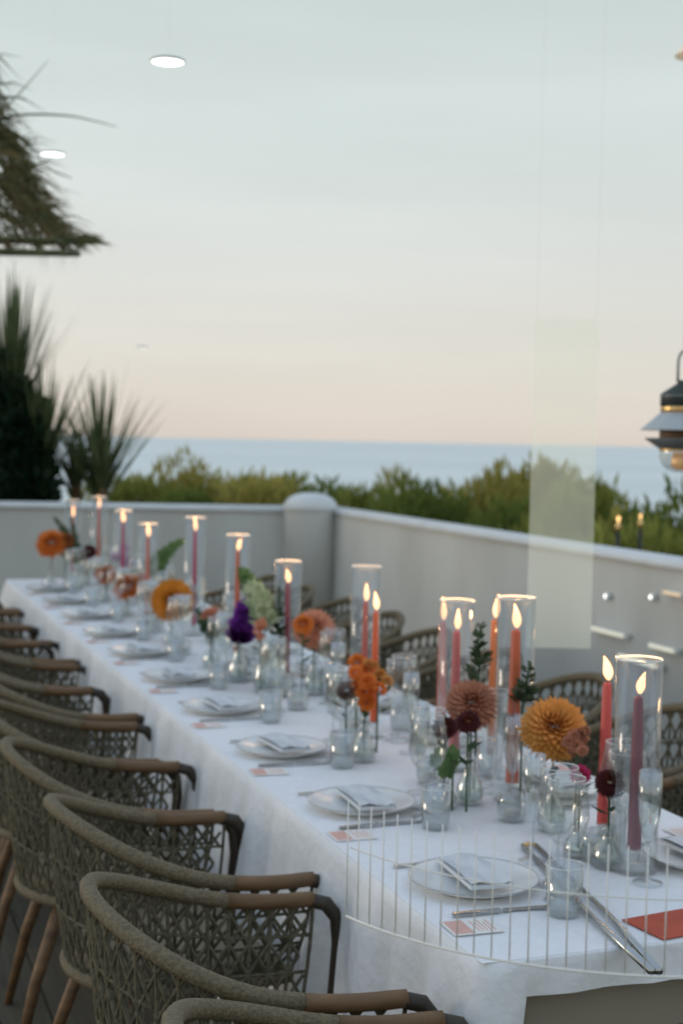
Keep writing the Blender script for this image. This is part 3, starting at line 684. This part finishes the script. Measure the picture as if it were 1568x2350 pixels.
# ------------------------------------------------------------------ candles in hurricane glasses
WX = {'coral': (.72, .14, .06), 'magenta': (.52, .035, .11), 'orange': (.72, .12, .02), 'crimson': (.42, .012, .045), 'peach': (.74, .23, .09), 'burgundy': (.20, .015, .035), 'rose': (.62, .10, .09), 'brick': (.55, .09, .05)}
waxm = {k: mat('wax_' + k, v, .45, var=.08, scale=4) for k, v in WX.items()}
hur_mesh = {}
def candle(px, yf, colour, label, xw=1.53, topy=None, r=.011, where='', hur=True, ybot=None):
    d = ray(px, yf); t_ = xw / d.x; P = Vector((0, 0, CAMH)) + d * t_            # vertical plane x = xw
    zf = P.z
    o = thing('taper_candle', label, 'candle', (P.x, P.y, Z + .005), group='taper candles on the table')
    H = zf - .022 - Z - .005; rf = random.Random(int(px * 3 + yf)); fs_ = rf.uniform(.8, 1.2); fh = rf.uniform(.85, 1.3); fa = rf.uniform(0, 6.28); fl_ = rf.uniform(.1, .5)
    MB().lathe([(0, .0), (.036, .0), (.037, .004), (.016, .007), (.011, .012), (.013, .035), (.017, .04), (.016, .044), (0, .044)], 20).build('holder', M_glass2, o)
    MB().lathe([(r * 1.05, .040), (r * .92, H * .6), (r * .72, H - .008), (r * .5, H - .002), (0, H - .003)], 14).build('wax', waxm[colour], o)
    MB().tube([(0, 0, H - .004), (.001, 0, H + .004), (.003, 0, H + .009)], .0011, 5).build('wick', M_wick, o)
    def flame_path(h_, n=7): return [(math.cos(fa) * fl_ * .03 * q * q + .003, math.sin(fa) * fl_ * .03 * q * q, H + .004 + h_ * fh * q) for q in [i / n for i in range(n + 1)]]
    fl = MB().tube(flame_path(.054), [.003, .0075 * fs_, .0098 * fs_, .0095 * fs_, .0078 * fs_, .0055 * fs_, .003 * fs_, .0006], 12).build('flame', M_flame, o)
    MB().tube([(p_[0], p_[1], p_[2] + .004) for p_ in flame_path(.034)], [.0025, .005, .006, .0058, .0047, .0033, .0018, .0004], 10).build('flame_core', M_flame_in, fl)
    ld = bpy.data.lights.new('candle_light', 'POINT'); ld.energy = .30 * fs_; ld.color = (1, .55, .25); ld.shadow_soft_size = .012
    lo_ = bpy.data.objects.new('candle_light', ld); C.objects.link(lo_); lo_.parent = o; lo_.location = (.003, 0, H + .075)
    if hur:
        if topy is None: topy = yf - 38 * 5 / P.y
        dd = ray(px, topy); zt = (Vector((0, 0, CAMH)) + dd * (xw / dd.x)).z
        h = thing('hurricane_glass', 'tall clear glass cylinder around the ' + where, 'hurricane glass', (P.x, P.y, Z), group='hurricane glasses')
        R_ = .05; hh = zt - Z
        MB().lathe([(0, .001), (R_, .001), (R_, hh), (R_ - .0025, hh), (R_ - .0025, .004), (0, .004)], 32).build('cylinder', M_glass, h)
        MB().tube([((R_ - .0012) * math.cos(q * math.pi / 16), (R_ - .0012) * math.sin(q * math.pi / 16), hh + .0005) for q in range(32)], .0022, 6, closed=True).build('lip', M_rim, h)
    return o
CL = [  # ghost doubles are second images of neighbouring candles, built as candles
 (167, 1178, 'rose', 'slim pink candle farthest away, behind the dark sprig', 1.50, 1148, 'farthest candle behind the dark sprig'),
 (227, 1158, 'coral', 'tall coral candle whose flame rises to the top of the far wall', 1.60, 1140, 'tall coral candle at wall-top height'),
 (283, 1190, 'magenta', 'magenta candle second right of the dark sprig', 1.55, 1172, 'magenta candle by the lilac blossoms'),
 (340, 1222, 'coral', 'short coral candle just left of the diagonal green spray', 1.50, 1203, 'short coral candle left of the green spray'),
 (448, 1208, 'magenta', 'tall magenta pink candle behind the big golden dahlia', 1.62, 1188, 'tall magenta candle behind the golden dahlia'),
 (546, 1252, 'orange', 'orange red candle above the purple flower', 1.58, 1228, 'orange candle above the purple flower'),
 (661, 1325, 'crimson', 'deep crimson candle at the middle, standing clear to its base', 1.62, 1288, 'deep crimson candle'),
 (840, 1365, 'brick', 'brick red ghost double, the slimmer left one of the close pair', 1.66, 1300, 'coral candle and its brick red ghost double'),
 (863, 1385, 'coral', 'coral candle, right of its brick red ghost double, above the orange cluster', 1.60, None, ''),
 (1017, 1408, 'brick', 'muted red ghost double left of the rose red candle, behind the brownish pink bloom', 1.76, None, ''),
 (1049, 1428, 'rose', 'rose red candle just above the brownish pink bloom', 1.66, 1378, 'rose red candle above the brownish pink bloom'),
 (1137, 1402, 'peach', 'peach ghost double standing left of the thick orange candle', 1.76, None, ''),
 (1185, 1424, 'orange', 'thick bright orange candle left of the pillar reflection', 1.66, 1372, 'thick orange candle'),
 (1395, 1542, 'rose', 'pink ghost double with a dark base, right of the big orange bloom', 1.68, None, ''),
 (1467, 1572, 'burgundy', 'burgundy candle nearest to us at the right edge', 1.64, 1512, 'burgundy candle at the right edge')]
for px, yf, col, lab, xw, ty, wh in CL:
    near = px > 800
    candle(px, yf, col, lab, xw, ty, .0115 if px < 1000 else .0145 if px != 1185 else .0165, wh, hur=bool(wh))

# ------------------------------------------------------------------ flowers
def petal_ball(b, c, r, n, rd, flat=.75, L=.55, W=.28, axis=Vector((0, -.35, 1)), cover=2.2, mi=0):
    """spirally set pointed petals round a centre facing axis"""
    A = axis.normalized(); M = A.to_track_quat('Z', 'Y').to_matrix(); ga = 2.39996
    for i in range(n):
        q = (i + .5) / n; th = cover * q ** .6; a = i * ga
        d = M @ Vector((math.sin(th) * math.cos(a), math.sin(th) * math.sin(a), math.cos(th) * flat))
        s_ = (M @ Vector((-math.sin(a), math.cos(a), 0))); up = d.cross(s_).normalized()
        l = r * (L + .35 * q) * rd.uniform(.85, 1.12); w = r * W * rd.uniform(.8, 1.15); base = c + d * r * .18; tip = c + d * (r * .45 + l * .62)
        mid = base.lerp(tip, .6) + up * w * .12
        b.add([base, mid - s_ * w * .5 - up * w * .12, tip, mid + s_ * w * .5 - up * w * .12, mid + up * w * .1 * -1], [(0, 1, 4), (1, 2, 4), (4, 2, 3), (0, 4, 3)], mi)
PM = {
 'orange': leafy('petal_orange', (.62, .16, .025), (.85, .30, .07), scale=25), 'gold': leafy('petal_gold', (.60, .22, .02), (.82, .36, .06), scale=25),
 'peach': leafy('petal_peach', (.68, .29, .18), (.82, .45, .30), scale=25), 'purple': leafy('petal_purple', (.20, .035, .34), (.40, .10, .55), scale=40),
 'burg': leafy('petal_burgundy', (.045, .010, .014), (.13, .03, .035), scale=30), 'dusty': leafy('petal_dusty', (.36, .16, .10), (.58, .29, .19), scale=25),
 'pale': leafy('petal_pale', (.42, .52, .30), (.66, .70, .50), scale=25), 'magenta': leafy('petal_magenta', (.50, .02, .12), (.62, .06, .2), scale=25),
 'lilac': leafy('petal_lilac', (.45, .22, .42), (.68, .48, .62), scale=25), 'rust': leafy('petal_rust', (.20, .055, .015), (.42, .13, .04), scale=25), 'amber': leafy('petal_amber', (.58, .27, .06), (.75, .40, .13), scale=25),
 'green': leafy('spray_green', (.07, .16, .05), (.26, .38, .16), scale=20), 'fern': leafy('fern_green', (.025, .06, .03), (.09, .14, .07), scale=20)}
def vase(x, y, h, r, label, slim=True):
    v = thing('bud_vase', label, 'vase', (x, y, Z - .001), group='clear bud vases on the table')
    prof = [(0, .001), (r * .9, .001), (r, .008), (r * 1.02, h * .28), (r * .8, h * .5), (r * .42, h * .68), (r * .38, h * .88), (r * .5, h), (r * .47, h), (r * .34, h * .87), (r * .38, h * .68), (r * .75, h * .49), (r * .96, h * .27), (r * .92, .012), (0, .010)]
    MB().lathe(prof, 22).build('body', M_glass2 if slim else M_glass, v)
    MB().lathe([(0, h * .30), (r * .93, h * .30), (r * .9, .013), (0, .0125)], 20).build('water', glassy('water_clear', (.86, .92, .90), .1, .5), v)
    return v
def flower(px, py, rpx, kind, label, xw=1.53, vl=None, axis=(-.25, -.6, .7), n=120, cover=2.2, lean=0, leaves=3, vh=.14, shape='ball', L=.55, W=.28, flat=.75):
    d = ray(px, py); P = Vector((0, 0, CAMH)) + d * (xw / d.x); dep = (P - Vector((0, 0, CAMH))).length; r = rpx / 3267 * dep * 1.32
    rd = random.Random(int(px * 7 + py))
    o = thing('flower', label, 'flower', (P.x + lean, P.y, Z + .015), group='cut flowers on the table')
    c = Vector((-lean, 0, P.z - Z - .015)); c.z = max(c.z, .06)
    b = MB()
    if shape == 'ball':
        petal_ball(b, c, r, n, rd, axis=Vector(axis), cover=cover, L=L, W=W, flat=flat)
        b.build('petals', PM[kind], o, False)
        cc = MB(); A = Vector(axis).normalized(); M = A.to_track_quat('Z', 'Y').to_matrix().to_4x4()
        for i in range(40):
            q = (i + .5) / 40; th = 1.2 * q ** .5; a = i * 2.39996; dd = M.to_3x3() @ Vector((math.sin(th) * math.cos(a), math.sin(th) * math.sin(a), math.cos(th))); p_ = c + dd * r * .42
            s_ = dd.orthogonal().normalized(); t2 = dd.cross(s_); w = r * .05; cc.add([p_ - s_ * w, p_ + t2 * w, p_ + s_ * w, p_ - t2 * w, p_ + dd * w * 2], [(0, 1, 4), (1, 2, 4), (2, 3, 4), (3, 0, 4)])
        cc.build('centre', PM['rust'], o, False)
    elif shape == 'cluster':
        for i in range(9):
            cc = c + Vector((rd.gauss(0, .4), rd.gauss(0, .4), rd.gauss(0, .4))) * r
            petal_ball(b, cc, r * rd.uniform(.35, .55), 46, rd, axis=Vector((rd.gauss(0, .4), -.5, .8)), cover=2.0, W=.4)
        b.build('petals', PM[kind], o, False)
    sm = MB(); sm.tube([(0, 0, 0), (-lean * .4, 0, c.z * .5), (c.x, c.y, c.z - r * .1)], [.0028, .0026, .003], 6); sm.build('stem', M_stem, o)
    for i in range(leaves):
        q = rd.uniform(.45, .85); base = Vector((-lean * q, 0, c.z * q)); a = rd.uniform(0, 6.28); dd = Vector((math.cos(a), math.sin(a), .5)).normalized(); s_ = dd.cross(Vector((0, 0, 1))).normalized(); l = rd.uniform(.04, .07)
        MB().add([base, base + dd * l * .45 + s_ * l * .22, base + dd * l, base + dd * l * .45 - s_ * l * .22, base + dd * l * .45 + Vector((0, 0, -.006))], [(0, 1, 4), (1, 2, 4), (4, 2, 3), (0, 4, 3)]).build('leaf', PM['fern'], o, False)
    if vl: vase(P.x + lean, P.y, vh, .034, vl)
    return o
def spray(pts, xw, kinds, label, w0, n, vl=None, lean_base=True, vh=.15, leafL=.03, taper=True):
    """a spire of florets / leaflets along a stem through measured points (first = tip)"""
    Q = []
    for (px, py) in pts:
        d = ray(px, py); Q.append(Vector((0, 0, CAMH)) + d * (xw / d.x))
    B = Vector((xw, Q[-1].y, Z + .01)); o = thing('flower_spray', label, 'flower', B, group='green sprays on the table')
    pl_ = [q - B for q in Q] + [Vector((0, 0, 0))]
    MB().tube(pl_[::-1], [.003] * (len(pl_) - 1) + [.0015], 6).build('stem', M_stem, o)
    rd = random.Random(int(pts[0][0])); 
    segs = pl_[:-1]; Ls = [(segs[i + 1] - segs[i]).length for i in range(len(segs) - 1)]; T = sum(Ls)
    for ki, kd in enumerate(kinds):
        b = MB()
        for i in range(n):
            q = rd.random(); s = q * T; k = 0
            while k < len(Ls) - 1 and s > Ls[k]: s -= Ls[k]; k += 1
            if len(kinds) > 1:
                if (ki == 0 and q > .45) or (ki == 1 and q < .35): continue
            p_ = segs[k].lerp(segs[k + 1], min(1, s / Ls[k])); ax = (segs[k] - segs[k + 1]).normalized(); wv = w0 * (.25 + q * .9 if taper else rd.uniform(.6, 1))
            a = rd.uniform(0, 6.28); o1 = ax.orthogonal().normalized(); o2 = ax.cross(o1); dd = (o1 * math.cos(a) + o2 * math.sin(a) + ax * .5).normalized(); s_ = dd.cross(ax).normalized()
            e0 = p_ + dd * wv * rd.uniform(.1, .5); l = leafL * rd.uniform(.6, 1.2) * (.5 + q); 
            b.add([e0, e0 + dd * l * .5 + s_ * l * .35, e0 + dd * l, e0 + dd * l * .5 - s_ * l * .35], [(0, 1, 2, 3)])
        b.build('florets' if kd in ('pale', 'purple', 'lilac') else 'leaflets', PM[kd], o, False, kind='stuff')
    if vl: vase(B.x, B.y, vh, .036, vl)
    return o
flower(118, 1245, 32, 'orange', 'round orange dahlia farthest left, before the grey far wall', 1.28, 'clear bud vase of the farthest left orange dahlia', leaves=2, vh=.11)
flower(150, 1240, 18, 'rust', 'small rust bloom tucked right of the farthest left dahlia', 1.36, None, n=60)
spray([(125, 1188), (145, 1215), (165, 1250), (178, 1290)], 1.42, ['fern'], 'thin dark green sprig leaning left beside the farthest dahlia', .02, 120, 'clear bud vase holding the dark green sprig')
spray([(165, 1190), (170, 1230), (180, 1290)], 1.47, ['fern'], 'upright dark green sprig in front of the farthest candle', .02, 110)
flower(203, 1266, 17, 'burg', 'dark burgundy bloom under the tall coral candle', 1.50, None, n=80)
flower(180, 1268, 12, 'magenta', 'small plum bloom beside the dark sprig', 1.45, None, n=40)
flower(243, 1318, 23, 'orange', 'flat orange bloom low on the cloth, second orange from the left', 1.47, 'clear bud vase of the low flat orange bloom', vh=.08, flat=.5)
flower(285, 1283, 24, 'lilac', 'loose pale lilac blossoms around the magenta candle', 1.60, 'clear bud vase of the pale lilac blossoms', shape='cluster', vh=.10)
flower(293, 1345, 32, 'orange', 'tousled orange dahlia left of the big golden one', 1.46, 'clear bud vase of the tousled orange dahlia', vh=.08, axis=(-.3, -.3, .8))
flower(330, 1320, 18, 'peach', 'small peach blossoms between the tousled dahlia and green spray', 1.58, None, shape='cluster')
spray([(420, 1241), (400, 1252), (375, 1275), (350, 1308)], 1.60, ['green'], 'pointed green spray leaning right behind the golden dahlia', .03, 260, 'clear bud vase of the right leaning green spray', leafL=.032)
flower(394, 1376, 44, 'gold', 'big golden orange dahlia facing us in the front row', 1.46, 'clear bud vase under the big golden dahlia', n=190, vh=.08, leaves=2, axis=(-.35, -.75, .45))
flower(487, 1412, 27, 'peach', 'closed peachy pink dahlia on a tall straight stem', 1.46, 'clear bud vase of the peachy pink dahlia', n=90, axis=(0, 0, 1), cover=1.9, vh=.11)
spray([(455, 1395), (468, 1425), (484, 1450)], 1.46, ['fern'], 'fine dark green fern tuft left of the peachy pink dahlia', .014, 60, None)
spray([(566, 1388), (560, 1412), (552, 1440), (548, 1478)], 1.47, ['purple'], 'hanging deep purple flower spike in the middle of the table', .048, 900, 'clear bud vase behind the purple flower spike', leafL=.036, taper=False)
spray([(556, 1310), (572, 1335), (592, 1370), (604, 1410), (608, 1450)], 1.50, ['green', 'pale'], 'pale green snapdragon spire arching above the purple spike', .055, 420, 'round clear vase of the pale green snapdragon', leafL=.035, vh=.17)
flower(600, 1440, 18, 'peach', 'small peach bloom at the foot of the pale snapdragon', 1.47, None, shape='cluster')
spray([(643, 1345), (640, 1395), (636, 1440), (640, 1490)], 1.56, ['fern'], 'dark slender leafy stem just left of the crimson candle', .016, 150, 'clear bud vase of the dark leafy stem by the crimson candle')
flower(722, 1440, 44, 'peach', 'large pale peach orange dahlia right of the crimson candle', 1.66, 'clear bud vase of the large peach dahlia', n=150, leaves=4)
flower(695, 1432, 24, 'orange', 'small orange bloom between crimson candle and peach dahlia', 1.58, None, n=70)
flower(838, 1572, 40, 'orange', 'bright orange ruffled bloom cluster before the coral candle and its ghost', 1.45, 'clear bud vase of the ruffled orange cluster', shape='cluster', vh=.11)
flower(868, 1545, 30, 'amber', 'amber yellow blossoms at the right of the ruffled orange cluster', 1.50, None, shape='cluster')
flower(820, 1520, 22, 'orange', 'single orange bloom above the ruffled cluster', 1.52, None, n=70)
flower(796, 1584, 23, 'burg', 'nearly black brown bloom at the left of the ruffled orange cluster', 1.43, None, n=90)
flower(1083, 1612, 52, 'dusty', 'wide dusty pink brown dahlia under the rose candle', 1.54, 'clear bud vase of the dusty pink dahlia', n=190, leaves=4, vh=.12)
flower(1022, 1668, 26, 'burg', 'small dark burgundy bloom left of the dusty dahlia', 1.46, 'clear bud vase of the small burgundy bloom', n=90, vh=.08)
flower(1075, 1655, 26, 'burg', 'dark bloom tucked under the dusty dahlia', 1.47, None, n=90)
spray([(1105, 1432), (1096, 1470), (1104, 1510), (1095, 1570)], 1.60, ['fern'], 'grey green eucalyptus sprig standing left of the peach ghost double', .022, 90, None, leafL=.03)
spray([(1000, 1740), (1022, 1748), (1040, 1745)], 1.45, ['green'], 'small dark green leafy tuft under the burgundy bloom', .02, 90, None)
spray([(1215, 1520), (1210, 1560), (1200, 1620)], 1.66, ['fern'], 'thin green sprig between orange candle and pillar reflection', .014, 80, None)
flower(1272, 1668, 66, 'amber', 'largest amber orange dahlia below the pillar reflection', 1.62, 'clear bud vase of the largest amber dahlia', n=230, leaves=3, vh=.12)
flower(1325, 1705, 34, 'dusty', 'faded brown pink bloom right of the largest amber dahlia', 1.62, None, shape='cluster')
flower(1332, 1776, 22, 'magenta', 'small magenta bloom low at the right of the amber dahlia', 1.58, 'clear bud vase of the small magenta bloom', n=70, vh=.07)
flower(1400, 1795, 30, 'burg', 'dark wine red bloom at the foot of the pink ghost double', 1.60, 'clear bud vase of the wine red bloom', n=110, vh=.09)
spray([(770, 1135), (785, 1150), (800, 1172)], 3.6, ['green'], 'x', .02, 10) if False else None

# ------------------------------------------------------------------ reflected wire basket, built as an object in front of the table end
ws_d = 2.0; S = Matrix.Identity(3)
P = at_d(1380, 1020 + 945, ws_d); Rw = .225 * ws_d; zb = P.z; zt = CAMH - .2166 * ws_d; zm = CAMH - .246 * ws_d
ws = thing('wire_reflection', 'reflected round white wire basket at the lower right in front of the table', 'reflected wire basket', (P.x, P.y, 0))
A0, A1 = R(-163), R(15)
def ring(r, z, rad, n=110): return MB().tube([(r * math.cos(A0 + (A1 - A0) * i / n), r * math.sin(A0 + (A1 - A0) * i / n), z) for i in range(n + 1)], rad, 6)
ring(Rw, zb, .0017).build('bottom_ring', M_wire, ws); ring(Rw * .99, zm, .0010).build('middle_ring', M_wire, ws)
wm = MB().tube([(0, 0, zb), (0, 0, zt)], .0009, 5).mesh('wire', M_wire)
nw = int((A1 - A0) / R(2.66))
for i in range(nw + 1):
    a = A0 + (A1 - A0) * i / nw
    o = bpy.data.objects.new('wire', wm); C.objects.link(o); o.parent = ws; o.location = (Rw * math.cos(a), Rw * math.sin(a), 0)
for a in (R(-22), R(12)):
    MB().tube([(Rw * math.cos(a), Rw * math.sin(a), zb), (Rw * math.cos(a), Rw * math.sin(a), .0)], .003, 8).build('leg', M_wire, ws)  # part of the reflected wire cage, not a real stand leg
